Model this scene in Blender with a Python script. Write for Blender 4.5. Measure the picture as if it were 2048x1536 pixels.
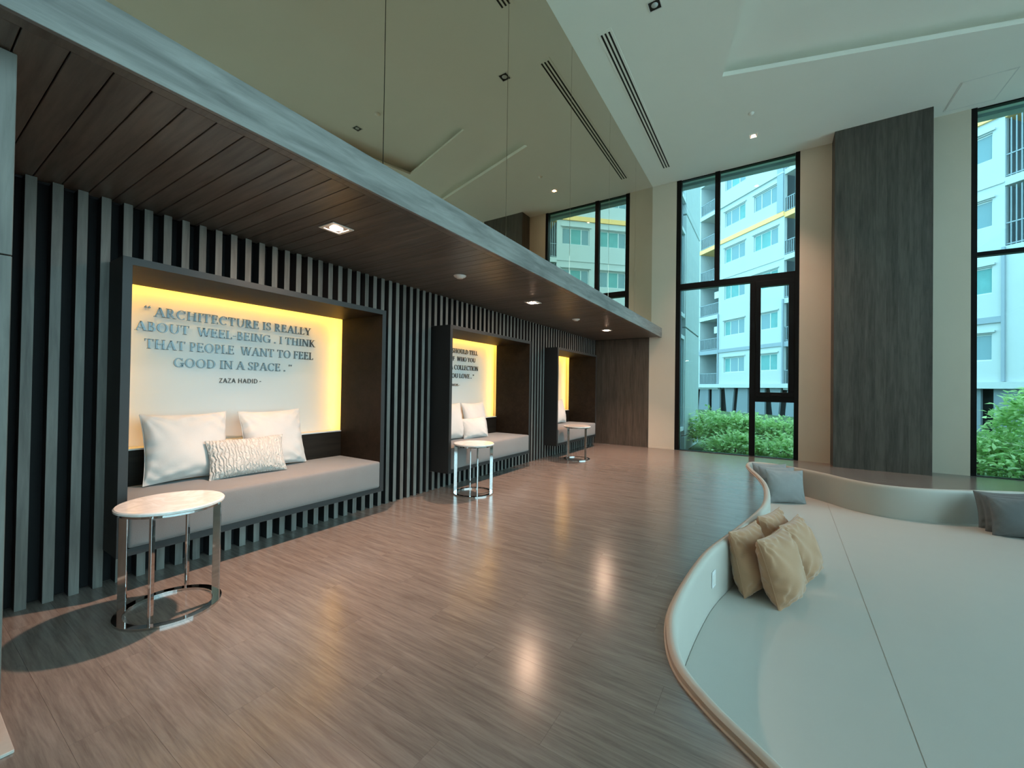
import bpy, bmesh, math, random
from mathutils import Vector, Matrix
from mathutils.geometry import delaunay_2d_cdt

random.seed(7)
sc = bpy.context.scene
for o in list(bpy.data.objects):
    bpy.data.objects.remove(o)
C = sc.collection

# ------------------------------------------------------------------ camera, sky, exposure
YAW, PITCH, ROLL, FPX = -0.56565, 0.009808, 0.014370, 811.28
CAM = Vector((3.5718, 0.0, 1.30))
fw = Vector((math.sin(YAW) * math.cos(PITCH), math.cos(YAW) * math.cos(PITCH), math.sin(PITCH)))
rt0 = Vector((math.cos(YAW), -math.sin(YAW), 0))
up0 = rt0.cross(fw)
rt = rt0 * math.cos(ROLL) + up0 * math.sin(ROLL)
up = up0 * math.cos(ROLL) - rt0 * math.sin(ROLL)
cam = bpy.data.cameras.new('camera')
cam.sensor_fit = 'HORIZONTAL'
cam.sensor_width = 36.0
cam.lens = FPX / 2048 * 36.0
cam.clip_start = 0.05
cam.clip_end = 300
cob = bpy.data.objects.new('camera', cam)
C.objects.link(cob)
m3 = Matrix((rt, up, -fw)).transposed()
cob.matrix_world = Matrix.Translation(CAM) @ m3.to_4x4()
sc.camera = cob

SKY = 1.75
w = bpy.data.worlds.new('overcast_sky')
sc.world = w
w.use_nodes = True
bg = w.node_tree.nodes['Background']
bg.inputs[0].default_value = (0.70, 0.95, 1.06, 1)
bg.inputs[1].default_value = SKY
sc.view_settings.view_transform = 'Standard'
sc.view_settings.look = 'None'
sc.view_settings.gamma = 1
sc.view_settings.use_curve_mapping = False
sc.view_settings.exposure = 1.6
sc.cycles.use_denoising = True
sc.cycles.max_bounces = 10
sc.cycles.diffuse_bounces = 6
sc.cycles.glossy_bounces = 5
sc.cycles.transparent_max_bounces = 16
sc.cycles.sample_clamp_indirect = 6

SPOT_W = 105      # canopy downlights
LED_E = 16       # niche light strips
CEIL_W = 170

# ------------------------------------------------------------------ dimensions (metres)
D = 9.42         # window wall
HC = 5.906       # ceiling
ZC = 2.477       # canopy underside
XF = 1.534       # canopy fascia
ZT = 2.682
XM = 1.3035      # mirror plane
XR = 9.0         # right hand wall
YB = -5.0        # wall behind the camera
XB = 0.26        # front of the niche frames

# ------------------------------------------------------------------ mesh helpers
class MB:
    def __init__(s):
        s.v = []; s.f = []
    def quad(s, *p):
        n = len(s.v); s.v += [tuple(q) for q in p]; s.f.append(tuple(range(n, n + len(p)))); return s
    def box(s, x0, x1, y0, y1, z0, z1):
        n = len(s.v)
        s.v += [(x, y, z) for z in (z0, z1) for y in (y0, y1) for x in (x0, x1)]
        s.f += [tuple(n + i for i in q) for q in ((0, 2, 3, 1), (4, 5, 7, 6), (0, 1, 5, 4), (2, 6, 7, 3), (0, 4, 6, 2), (1, 3, 7, 5))]
        return s
    def bev(s, x0, x1, y0, y1, z0, z1, b):
        # chamfered box
        n = len(s.v)
        bm = bmesh.new()
        bmesh.ops.create_cube(bm, size=1)
        for v in bm.verts:
            v.co = ((x0 + x1) / 2 + v.co.x * (x1 - x0), (y0 + y1) / 2 + v.co.y * (y1 - y0), (z0 + z1) / 2 + v.co.z * (z1 - z0))
        bmesh.ops.bevel(bm, geom=list(bm.edges), offset=b, segments=1, affect='EDGES')
        bm.verts.index_update()
        s.v += [tuple(v.co) for v in bm.verts]
        s.f += [tuple(n + v.index for v in f.verts) for f in bm.faces]
        bm.free(); return s
    def tube(s, pts, r, seg=8, closed=False):
        n0 = len(s.v); N = len(pts)
        P = [Vector(p) for p in pts]
        for i, p in enumerate(P):
            a = P[(i - 1) % N] if (closed or i > 0) else p
            b = P[(i + 1) % N] if (closed or i < N - 1) else p
            t = (b - a).normalized()
            ref = Vector((0, 0, 1)) if abs(t.z) < 0.9 else Vector((1, 0, 0))
            u = t.cross(ref).normalized(); vv = t.cross(u)
            rr = r[i] if isinstance(r, (list, tuple)) else r
            for k in range(seg):
                an = 2 * math.pi * k / seg
                s.v.append(tuple(p + (u * math.cos(an) + vv * math.sin(an)) * rr))
        for i in range(N if closed else N - 1):
            j = (i + 1) % N
            for k in range(seg):
                l = (k + 1) % seg
                s.f.append((n0 + i * seg + k, n0 + i * seg + l, n0 + j * seg + l, n0 + j * seg + k))
        if not closed:
            s.f.append(tuple(n0 + k for k in range(seg))[::-1])
            s.f.append(tuple(n0 + (N - 1) * seg + k for k in range(seg)))
        return s
    def lathe(s, prof, cx=0, cy=0, seg=40):
        n0 = len(s.v); N = len(prof)
        for k in range(seg):
            a = 2 * math.pi * k / seg
            for r, z in prof:
                s.v.append((cx + r * math.cos(a), cy + r * math.sin(a), z))
        for k in range(seg):
            l = (k + 1) % seg
            for i in range(N - 1):
                s.f.append((n0 + k * N + i, n0 + l * N + i, n0 + l * N + i + 1, n0 + k * N + i + 1))
        return s
    def mesh(s, name, mat, smooth=False):
        me = bpy.data.meshes.new(name)
        me.from_pydata(s.v, [], s.f)
        bm = bmesh.new(); bm.from_mesh(me)
        bmesh.ops.recalc_face_normals(bm, faces=bm.faces)
        bm.to_mesh(me); bm.free()
        if smooth:
            for p in me.polygons: p.use_smooth = True
        if mat: me.materials.append(mat)
        me.update()
        return me
    def obj(s, name, mat, parent=None, smooth=False, loc=None):
        return link(name, s.mesh(name, mat, smooth), parent, loc)

def link(name, me, parent=None, loc=None):
    o = bpy.data.objects.new(name, me)
    C.objects.link(o)
    if loc is not None: o.location = loc
    if parent: o.parent = parent
    return o
def empty(name, loc=(0, 0, 0), rz=0.0, parent=None):
    o = bpy.data.objects.new(name, None)
    C.objects.link(o); o.location = loc; o.rotation_euler = (0, 0, rz)
    o.empty_display_size = 0.1
    if parent: o.parent = parent
    return o
def tag(o, label, cat, group=None):
    o['label'] = label; o['category'] = cat
    if group: o['group'] = group
    return o
def struct(o, label=None):
    o['kind'] = 'structure'
    if label: o['label'] = label
    return o
def stuff(o):
    o['kind'] = 'stuff'; return o
def autosmooth(me, ang=0.6):
    for p in me.polygons: p.use_smooth = True
    me.set_sharp_from_angle(angle=ang)

# ------------------------------------------------------------------ materials
def newmat(name):
    m = bpy.data.materials.new(name); m.use_nodes = True
    nt = m.node_tree
    return m, nt, nt.nodes, nt.links, nt.nodes['Principled BSDF']
def plain(name, col, rough=0.6, metal=0.0, spec=0.5, nscale=0, namp=0.1, bump=0.0, bscale=60):
    m, nt, N, L, b = newmat(name)
    b.inputs['Base Color'].default_value = (*col, 1)
    b.inputs['Roughness'].default_value = rough
    b.inputs['Metallic'].default_value = metal
    b.inputs['Specular IOR Level'].default_value = spec
    if nscale or bump:
        tc = N.new('ShaderNodeTexCoord')
    if nscale:
        nz = N.new('ShaderNodeTexNoise'); nz.inputs['Scale'].default_value = nscale; nz.inputs['Detail'].default_value = 4
        L.new(tc.outputs['Object'], nz.inputs['Vector'])
        mx = N.new('ShaderNodeMix'); mx.data_type = 'RGBA'
        mx.inputs[6].default_value = (*[c * (1 - namp) for c in col], 1)
        mx.inputs[7].default_value = (*[min(1, c * (1 + namp)) for c in col], 1)
        L.new(nz.outputs['Fac'], mx.inputs[0]); L.new(mx.outputs[2], b.inputs['Base Color'])
    if bump:
        nb = N.new('ShaderNodeTexNoise'); nb.inputs['Scale'].default_value = bscale; nb.inputs['Detail'].default_value = 3
        L.new(tc.outputs['Object'], nb.inputs['Vector'])
        bp = N.new('ShaderNodeBump'); bp.inputs['Strength'].default_value = bump; bp.inputs['Distance'].default_value = 0.01
        L.new(nb.outputs['Fac'], bp.inputs['Height']); L.new(bp.outputs['Normal'], b.inputs['Normal'])
    return m
def wood(name, dark, light, axis, rough=0.5, stretch=14.0, scale=2.2, spec=0.4, objrand=True, bump=0.05, rvar=0.10):
    """grain runs along `axis` (0,1,2) of the object's own coordinates"""
    m, nt, N, L, b = newmat(name)
    tc = N.new('ShaderNodeTexCoord')
    oi = N.new('ShaderNodeObjectInfo')
    mp = N.new('ShaderNodeMapping')
    sc3 = [stretch] * 3; sc3[axis] = 1.0
    mp.inputs['Scale'].default_value = sc3
    L.new(tc.outputs['Object'], mp.inputs['Vector'])
    if objrand:
        vm = N.new('ShaderNodeVectorMath'); vm.operation = 'SCALE'
        cb = N.new('ShaderNodeCombineXYZ')
        for i in range(3): cb.inputs[i].default_value = 37.0 + 11 * i
        L.new(cb.outputs[0], vm.inputs[0]); L.new(oi.outputs['Random'], vm.inputs['Scale'])
        L.new(vm.outputs[0], mp.inputs['Location'])
    n1 = N.new('ShaderNodeTexNoise'); n1.inputs['Scale'].default_value = scale; n1.inputs['Detail'].default_value = 8
    n1.inputs['Roughness'].default_value = 0.62; n1.inputs['Distortion'].default_value = 0.4
    L.new(mp.outputs[0], n1.inputs['Vector'])
    n2 = N.new('ShaderNodeTexNoise'); n2.inputs['Scale'].default_value = scale * 0.3; n2.inputs['Detail'].default_value = 2
    L.new(mp.outputs[0], n2.inputs['Vector'])
    ad = N.new('ShaderNodeMath'); ad.operation = 'MULTIPLY_ADD'; ad.inputs[1].default_value = 0.45
    L.new(n2.outputs['Fac'], ad.inputs[0])
    sb = N.new('ShaderNodeMath'); sb.operation = 'MULTIPLY'; sb.inputs[1].default_value = 0.62
    L.new(n1.outputs['Fac'], sb.inputs[0]); L.new(sb.outputs[0], ad.inputs[2])
    last = ad
    if objrand:
        rr = N.new('ShaderNodeMath'); rr.operation = 'MULTIPLY_ADD'; rr.inputs[1].default_value = rvar
        L.new(oi.outputs['Random'], rr.inputs[0]); L.new(ad.outputs[0], rr.inputs[2]); last = rr
    cr = N.new('ShaderNodeValToRGB')
    cr.color_ramp.elements[0].position = 0.38; cr.color_ramp.elements[0].color = (*dark, 1)
    cr.color_ramp.elements[1].position = 0.72; cr.color_ramp.elements[1].color = (*light, 1)
    L.new(last.outputs[0], cr.inputs['Fac']); L.new(cr.outputs[0], b.inputs['Base Color'])
    b.inputs['Roughness'].default_value = rough
    b.inputs['Specular IOR Level'].default_value = spec
    if bump:
        bp = N.new('ShaderNodeBump'); bp.inputs['Strength'].default_value = bump; bp.inputs['Distance'].default_value = 0.01
        L.new(n1.outputs['Fac'], bp.inputs['Height']); L.new(bp.outputs['Normal'], b.inputs['Normal'])
    return m
def fabric(name, col, rough=0.9, scale=420, namp=0.12, bump=0.25, sheen=0.2):
    m, nt, N, L, b = newmat(name)
    tc = N.new('ShaderNodeTexCoord')
    wv = N.new('ShaderNodeTexNoise'); wv.inputs['Scale'].default_value = scale; wv.inputs['Detail'].default_value = 2
    L.new(tc.outputs['Object'], wv.inputs['Vector'])
    lg = N.new('ShaderNodeTexNoise'); lg.inputs['Scale'].default_value = 7; lg.inputs['Detail'].default_value = 3
    L.new(tc.outputs['Object'], lg.inputs['Vector'])
    av = N.new('ShaderNodeMath'); av.operation = 'ADD'; L.new(wv.outputs['Fac'], av.inputs[0]); L.new(lg.outputs['Fac'], av.inputs[1])
    hf = N.new('ShaderNodeMath'); hf.operation = 'MULTIPLY'; hf.inputs[1].default_value = 0.5; L.new(av.outputs[0], hf.inputs[0])
    mx = N.new('ShaderNodeMix'); mx.data_type = 'RGBA'
    mx.inputs[6].default_value = (*[c * (1 - namp) for c in col], 1); mx.inputs[7].default_value = (*[min(1, c * (1 + namp)) for c in col], 1)
    L.new(hf.outputs[0], mx.inputs[0]); L.new(mx.outputs[2], b.inputs['Base Color'])
    b.inputs['Roughness'].default_value = rough; b.inputs['Specular IOR Level'].default_value = 0.25
    b.inputs['Sheen Weight'].default_value = sheen
    bp = N.new('ShaderNodeBump'); bp.inputs['Strength'].default_value = bump; bp.inputs['Distance'].default_value = 0.004
    L.new(wv.outputs['Fac'], bp.inputs['Height']); L.new(bp.outputs['Normal'], b.inputs['Normal'])
    return m
def emit(name, col, s):
    m, nt, N, L, b = newmat(name)
    e = N.new('ShaderNodeEmission'); e.inputs[0].default_value = (*col, 1); e.inputs[1].default_value = s
    L.new(e.outputs[0], N['Material Output'].inputs[0])
    return m
def glass(name, tint, refl=1.0):
    m, nt, N, L, b = newmat(name)
    t = N.new('ShaderNodeBsdfTransparent'); t.inputs[0].default_value = (*tint, 1)
    g = N.new('ShaderNodeBsdfGlossy'); g.inputs['Roughness'].default_value = 0.0; g.inputs[0].default_value = (refl, refl, refl, 1)
    fr = N.new('ShaderNodeFresnel'); fr.inputs[0].default_value = 1.45
    mx = N.new('ShaderNodeMixShader')
    L.new(fr.outputs[0], mx.inputs[0]); L.new(t.outputs[0], mx.inputs[1]); L.new(g.outputs[0], mx.inputs[2])
    L.new(mx.outputs[0], N['Material Output'].inputs[0])
    return m

M = {}
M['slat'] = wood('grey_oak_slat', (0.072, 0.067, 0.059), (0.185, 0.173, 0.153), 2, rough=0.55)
M['fascia'] = wood('grey_oak_fascia', (0.085, 0.08, 0.073), (0.275, 0.262, 0.243), 1, rough=0.5, stretch=9, scale=2.2)
M['soffit'] = wood('brown_grey_soffit', (0.062, 0.049, 0.040), (0.15, 0.122, 0.10), 0, rough=0.38, scale=3)
M['pillar'] = wood('grey_brown_veneer', (0.036, 0.032, 0.027), (0.105, 0.094, 0.079), 2, rough=0.6, stretch=12, scale=3.0, bump=0.02)
M['panelwood'] = wood('brown_veneer', (0.034, 0.025, 0.018), (0.10, 0.077, 0.058), 2, rough=0.55, stretch=12, scale=3.0, bump=0.02)
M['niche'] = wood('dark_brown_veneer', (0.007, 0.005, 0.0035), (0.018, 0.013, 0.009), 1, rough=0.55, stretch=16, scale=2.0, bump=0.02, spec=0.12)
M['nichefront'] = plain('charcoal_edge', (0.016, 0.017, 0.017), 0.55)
M['black_board'] = plain('black_backing', (0.006, 0.006, 0.0065), 0.9, nscale=6, namp=0.2)
M['floor'] = wood('oak_laminate', (0.142, 0.117, 0.102), (0.250, 0.212, 0.188), 0, rough=0.21, stretch=15, scale=6.5, spec=0.65, bump=0.02, rvar=0.02)
M['black_side'] = plain('black_slat_side', (0.012, 0.012, 0.0125), 0.7)  # slat sides are black, the fronts keep the oak grain
M['joint'] = plain('floor_joint', (0.15, 0.125, 0.108), 0.6)
M['cream'] = plain('cream_paint', (0.64, 0.555, 0.445), 0.75, nscale=3, namp=0.03)
M['ceil'] = plain('off_white_ceiling', (0.87, 0.845, 0.77), 0.85, nscale=2, namp=0.02)
M['mirror'] = plain('bronze_mirror', (0.60, 0.49, 0.37), 0.012, metal=1.0)
M['seam'] = plain('mirror_joint', (0.02, 0.02, 0.015), 0.5)
M['black_alu'] = plain('black_aluminium', (0.0045, 0.0045, 0.005), 0.4, spec=0.2)
M['glass'] = glass('green_tinted_glass', (0.67, 0.865, 0.885))
M['clear'] = glass('clear_green_glass', (0.87, 0.985, 0.99))
M['white_panel'] = plain('white_panel', (0.56, 0.555, 0.54), 0.55)
M['led'] = emit('amber_light_strip', (1.0, 0.50, 0.055), LED_E)
M['cushion'] = fabric('grey_bench_fabric', (0.185, 0.178, 0.172), scale=300)
M['linen'] = fabric('white_linen', (0.54, 0.515, 0.485))
M['quilt'] = fabric('cream_quilted', (0.50, 0.48, 0.44), scale=90, bump=0.6)
def quilted():
    m = M['quilt']; N = m.node_tree.nodes; L = m.node_tree.links
    tc = N.new('ShaderNodeTexCoord'); wv = N.new('ShaderNodeTexWave'); wv.bands_direction = 'X'
    wv.inputs['Scale'].default_value = 14; wv.inputs['Distortion'].default_value = 7; wv.inputs['Detail'].default_value = 2; wv.inputs['Detail Scale'].default_value = 1.6
    L.new(tc.outputs['Object'], wv.inputs['Vector'])
    bp = N.new('ShaderNodeBump'); bp.inputs['Strength'].default_value = 0.9; bp.inputs['Distance'].default_value = 0.008
    L.new(wv.outputs['Fac'], bp.inputs['Height']); L.new(bp.outputs['Normal'], N['Principled BSDF'].inputs['Normal'])
quilted()
M['velvet'] = fabric('tan_velvet', (0.46, 0.255, 0.145), scale=260, namp=0.15, sheen=0.5)
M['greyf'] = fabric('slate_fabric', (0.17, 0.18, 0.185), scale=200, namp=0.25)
M['grey_lit'] = fabric('lit_slate_fabric', (0.29, 0.30, 0.30), scale=200, namp=0.25)  # same slate fabric, lightened to paint in window light on the left stack
M['leather'] = plain('cream_leatherette', (0.50, 0.47, 0.42), 0.5, nscale=4, namp=0.025, bump=0.05, bscale=150)
M['mat'] = plain('cream_vinyl_mat', (0.50, 0.485, 0.45), 0.55, nscale=5, namp=0.02, bump=0.05, bscale=120)
M['piping'] = plain('warm_lit_piping', (0.55, 0.455, 0.39), 0.45)  # peach tone paints in warm light reflected along the rim
M['chrome'] = plain('chrome', (0.62, 0.61, 0.60), 0.06, metal=1.0)
M['lens'] = emit('lit_lamp_lens', (1.0, 0.66, 0.46), 220)
M['lamp_off'] = plain('unlit_lamp_glass', (0.55, 0.57, 0.56), 0.25)
M['white_metal'] = plain('white_metal', (0.72, 0.70, 0.66), 0.4)
M['lampblack'] = plain('black_lamp_housing', (0.01, 0.01, 0.01), 0.5)
M['letters'] = plain('brushed_steel', (0.13, 0.135, 0.14), 0.32, metal=1.0)
M['letters_dark'] = plain('dark_grey_lettering', (0.06, 0.06, 0.06), 0.4)
M['socket'] = plain('white_plastic', (0.75, 0.76, 0.76), 0.3)
M['stone'] = plain('pale_stone', (0.46, 0.42, 0.38), 0.35, nscale=25, namp=0.12)
def marble():
    m, nt, N, L, b = newmat('white_marble')
    tc = N.new('ShaderNodeTexCoord'); n = N.new('ShaderNodeTexNoise'); n.inputs['Scale'].default_value = 5; n.inputs['Detail'].default_value = 9; n.inputs['Distortion'].default_value = 1.6
    L.new(tc.outputs['Object'], n.inputs['Vector'])
    cr = N.new('ShaderNodeValToRGB'); e = cr.color_ramp.elements
    e[0].position = 0.42; e[0].color = (0.72, 0.70, 0.67, 1); e[1].position = 0.60; e[1].color = (0.74, 0.72, 0.69, 1)
    k = cr.color_ramp.elements.new(0.50); k.color = (0.64, 0.61, 0.57, 1)
    L.new(n.outputs['Fac'], cr.inputs['Fac']); L.new(cr.outputs[0], b.inputs['Base Color'])
    b.inputs['Roughness'].default_value = 0.12
    return m
M['marble'] = marble()
# outside
M['render'] = plain('white_render', (0.44, 0.455, 0.455), 0.9, nscale=0.6, namp=0.05)
M['yellow'] = plain('yellow_band', (0.82, 0.46, 0.17), 0.8)
M['greyband'] = plain('grey_concrete_band', (0.26, 0.29, 0.33), 0.85)
M['bay'] = plain('bay_wall', (0.26, 0.30, 0.33), 0.9)
M['rail'] = plain('grey_railing', (0.22, 0.26, 0.29), 0.5)
M['winframe'] = plain('pale_window_frame', (0.55, 0.58, 0.58), 0.5)
M['winglass'] = plain('blue_window_pane', (0.13, 0.22, 0.25), 0.1)
M['curtain'] = plain('green_curtain', (0.13, 0.30, 0.30), 0.9, nscale=3, namp=0.2)
M['podium'] = plain('podium_panel', (0.17, 0.195, 0.215), 0.8)
M['void'] = plain('dark_car_park', (0.02, 0.022, 0.025), 0.9)
M['wing'] = plain('pale_cladding', (0.42, 0.46, 0.45), 0.6, nscale=0.8, namp=0.06)
M['soil'] = plain('lawn', (0.06, 0.10, 0.03), 0.95, nscale=8, namp=0.4)
M['paving'] = plain('bounce_paving', (0.60, 0.59, 0.57), 0.85, nscale=3, namp=0.08)
M['bark'] = plain('shrub_stem', (0.16, 0.13, 0.08), 0.9)
def leafmat():
    m, nt, N, L, b = newmat('shrub_leaf')
    g = N.new('ShaderNodeNewGeometry')
    cr = N.new('ShaderNodeValToRGB'); e = cr.color_ramp.elements
    e[0].position = 0; e[0].color = (0.30, 0.52, 0.16, 1); e[1].position = 1; e[1].color = (0.80, 0.92, 0.48, 1)
    L.new(g.outputs['Random Per Island'], cr.inputs['Fac']); L.new(cr.outputs[0], b.inputs['Base Color'])
    b.inputs['Roughness'].default_value = 0.4
    t = N.new('ShaderNodeBsdfTranslucent'); L.new(cr.outputs[0], t.inputs[0])
    ms = N.new('ShaderNodeMixShader'); ms.inputs[0].default_value = 0.45
    L.new(b.outputs[0], ms.inputs[1]); L.new(t.outputs[0], ms.inputs[2]); L.new(ms.outputs[0], N['Material Output'].inputs[0])
    return m
M['leaf'] = leafmat()

# ------------------------------------------------------------------ pit outline
def catmull(P, n=10):
    out = []; N = len(P)
    for i in range(N):
        p0, p1, p2, p3 = P[i - 1], P[i], P[(i + 1) % N], P[(i + 2) % N]
        for k in range(n):
            t = k / n
            out.append(tuple(0.5 * ((2 * p1[j]) + (-p0[j] + p2[j]) * t + (2 * p0[j] - 5 * p1[j] + 4 * p2[j] - p3[j]) * t * t + (-p0[j] + 3 * p1[j] - 3 * p2[j] + p3[j]) * t ** 3) for j in (0, 1)))
    return out
PITC = [(3.56, 1.668), (3.35, 1.846), (3.193, 2.049), (3.10, 2.378), (3.085, 2.75), (3.115, 3.259), (3.171, 3.685), (3.31, 4.30), (3.452, 4.997),
        (3.52, 5.50), (3.535, 6.05), (3.505, 6.62), (3.42, 7.19), (3.31, 7.72), (3.245, 8.15), (3.30, 8.50), (3.62, 8.55), (4.011, 8.316), (4.32, 8.04), (4.578, 7.73),
        (4.829, 7.56), (5.082, 7.53), (5.349, 7.59), (5.62, 7.72), (5.95, 7.90), (6.5, 8.15), (7.2, 8.1), (7.8, 7.4), (8.1, 6.2), (8.2, 4.6), (8.0, 3.0), (7.3, 1.7), (6.2, 1.0), (5.2, 0.85), (4.3, 1.12), (3.85, 1.42)]
PIT = catmull(PITC, 8)
def offset(poly, d):     # + is outward for this (clockwise in plan) loop
    N = len(poly); out = []
    for i in range(N):
        a, b = Vector(poly[i - 1]), Vector(poly[(i + 1) % N])
        t = (b - a).normalized(); n = Vector((-t.y, t.x))
        p = Vector(poly[i]) + n * d
        out.append((p.x, p.y))
    return out
_area = sum(PIT[i - 1][0] * PIT[i][1] - PIT[i][0] * PIT[i - 1][1] for i in range(len(PIT)))
if _area > 0:
    PIT.reverse()
HOLE = offset(PIT, 0.014)

def ccw(p):
    a = sum(p[i - 1][0] * p[i][1] - p[i][0] * p[i - 1][1] for i in range(len(p)))
    return list(p) if a > 0 else list(p)[::-1]
def clip(face, holes):
    """triangles of polygon `face` outside all `holes`"""
    face = ccw(face); holes = [ccw(h) for h in holes]
    v = list(face); f = [list(range(len(face)))]
    for h in holes:
        f.append(list(range(len(v), len(v) + len(h)))); v += h
    r = delaunay_2d_cdt([Vector(p) for p in v], [], f, 0, 1e-6)
    keep = [tuple(t) for t, o in zip(r[2], r[5]) if 0 in o and not any(k in o for k in range(1, len(f)))]
    return [tuple(p) for p in r[0]], keep
def extrude_flat(v2, faces, z0, z1):
    bm = bmesh.new()
    vs = [bm.verts.new((x, y, z1)) for x, y in v2]
    for f in faces:
        try: bm.faces.new([vs[i] for i in f])
        except ValueError: pass
    bmesh.ops.delete(bm, geom=[v for v in bm.verts if not v.link_faces], context='VERTS')
    bmesh.ops.recalc_face_normals(bm, faces=bm.faces)
    r = bmesh.ops.extrude_face_region(bm, geom=list(bm.faces))
    bmesh.ops.translate(bm, verts=[e for e in r['geom'] if isinstance(e, bmesh.types.BMVert)], vec=(0, 0, z0 - z1))
    bmesh.ops.recalc_face_normals(bm, faces=bm.faces)
    return bm

# ------------------------------------------------------------------ floor of planks
slab_v, slab_f = clip([(-0.2, YB), (XR, YB), (XR, D), (-0.2, D)], [HOLE])
mb = MB()
bm = extrude_flat(slab_v, slab_f, -0.45, -0.008)
me = bpy.data.meshes.new('floor'); bm.to_mesh(me); bm.free(); me.materials.append(M['joint'])
floor = struct(link('floor', me), 'grey brown oak plank floor around the sunken seat')
PW, PL, GAP = 0.186, 1.22, 0.0003
full_me = None
rest = bmesh.new()
cnt = 0
row = 0
y = YB
def in_poly(p, poly):
    c = False
    for i in range(len(poly)):
        (x1, y1), (x2, y2) = poly[i - 1], poly[i]
        if (y1 > p[1]) != (y2 > p[1]) and p[0] < (x2 - x1) * (p[1] - y1) / (y2 - y1) + x1: c = not c
    return c
bx0, bx1 = min(p[0] for p in HOLE), max(p[0] for p in HOLE)
by0, by1 = min(p[1] for p in HOLE), max(p[1] for p in HOLE)
def in_view(x, y):
    d = Vector((x, y, 0)) - CAM
    z = d.dot(fw)
    if z < 0.2: return False
    px = 1024 + FPX * d.dot(rt) / z; py = 768 - FPX * d.dot(up) / z
    return -120 < px < 2170 and py < 1700
cand = []
while y < D - 0.01:
    y1 = min(y + PW, D)
    x = -0.08 - PL * ((row * 0.37) % 1.0)
    while x < XR:
        xa, xb = max(x, -0.08), min(x + PL, XR)
        if xb - xa > 0.02:
            r = [(xa + GAP, y + GAP), (xb - GAP, y + GAP), (xb - GAP, y1 - GAP), (xa + GAP, y1 - GAP)]
            hit = not (xb < bx0 or xa > bx1 or y1 < by0 or y > by1)
            crossing = hit and (any(in_poly(p, HOLE) for p in r) or any(xa < h[0] < xb and y < h[1] < y1 for h in HOLE))
            if not (crossing and all(in_poly(p, HOLE) for p in r) and not any(xa < h[0] < xb and y < h[1] < y1 for h in HOLE)):
                vis = in_view((xa + xb) / 2, (y + y1) / 2) or in_view(xa, y) or in_view(xb, y)
                cand.append((r, crossing, vis, xa, xb, y, y1))
        x += PL
    y += PW; row += 1
cand.sort(key=lambda c: (not c[2], (Vector(((c[3] + c[4]) / 2, (c[5] + c[6]) / 2, 0)) - CAM).length))
full_cache = {}
for r, crossing, vis, xa, xb, ya, yb in cand:
    own = vis and cnt < 298
    cx, cy = (xa + xb) / 2, (ya + yb) / 2
    if crossing:
        v2, fs = clip(r, [HOLE])
    else:
        v2, fs = r, [(0, 1, 2, 3)]
    if not fs: continue
    if own:
        key = (round(xb - xa, 3), round(yb - ya, 3)) if not crossing else None
        if key and key in full_cache:
            me = full_cache[key]
        else:
            b2 = extrude_flat([(p[0] - cx, p[1] - cy) for p in v2], fs, -0.008, 0.0)
            me = bpy.data.meshes.new('plank'); b2.to_mesh(me); b2.free(); me.materials.append(M['floor'])
            if key: full_cache[key] = me
        link('plank', me, floor, (cx, cy, 0)); cnt += 1
    else:
        vs = [rest.verts.new((p[0], p[1], 0)) for p in v2]
        for f in fs:
            try: rest.faces.new([vs[i] for i in f])
            except ValueError: pass
bmesh.ops.delete(rest, geom=[v for v in rest.verts if not v.link_faces], context='VERTS')
bmesh.ops.recalc_face_normals(rest, faces=rest.faces)
for f in rest.faces:
    if f.normal.z < 0: f.normal_flip()
me = bpy.data.meshes.new('plank_field'); rest.to_mesh(me); rest.free(); me.materials.append(M['floor'])
stuff(link('plank_field', me, floor))

# ------------------------------------------------------------------ sunken seat: rim wall, trim, mats, socket
def sweep(path, prof, name, mat, parent=None):
    mbv = MB(); N = len(path); K = len(prof)
    loops = []
    for d, z in prof:
        loops.append([(p[0], p[1], z) for p in offset(path, -d)])
    for i in range(N):
        for k in range(K): mbv.v.append(loops[k][i])
    for i in range(N):
        j = (i + 1) % N
        for k in range(K - 1):
            mbv.f.append((i * K + k, j * K + k, j * K + k + 1, i * K + k + 1))
    me = mbv.mesh(name, mat); autosmooth(me, 0.7)
    return link(name, me, parent)
pit = tag(empty('sunken_seat_wall', (PITC[4][0], PITC[4][1], -0.4)), 'cream padded wall curving around the sunken lounge', 'padded wall')
pl = Vector(pit.location)
rim = sweep(PIT, [(0.0, -0.44), (0.0, 0.012), (0.004, 0.022), (0.012, 0.030), (0.024, 0.034), (0.036, 0.031), (0.047, 0.022), (0.054, 0.006), (0.057, -0.02), (0.058, -0.2), (0.058, -0.44)], 'padded_panel', M['leather'])
tr = sweep(PIT, [(-0.013, -0.004), (-0.013, 0.004), (-0.009, 0.008), (-0.004, 0.008), (-0.001, 0.003), (-0.0005, -0.004)], 'edge_piping', M['piping'])
tr2 = sweep(PIT, [(-0.002, 0.0), (-0.002, 0.026), (0.010, 0.034), (0.020, 0.0355), (0.028, 0.0350), (0.03, 0.0)], 'top_piping', M['piping'])
for o in (rim, tr, tr2):
    o.parent = pit; o.matrix_parent_inverse = Matrix.Translation(-pl)
inner = offset(PIT, -0.060)
SX = lambda y: 4.115 + 0.0275 * y
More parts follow.
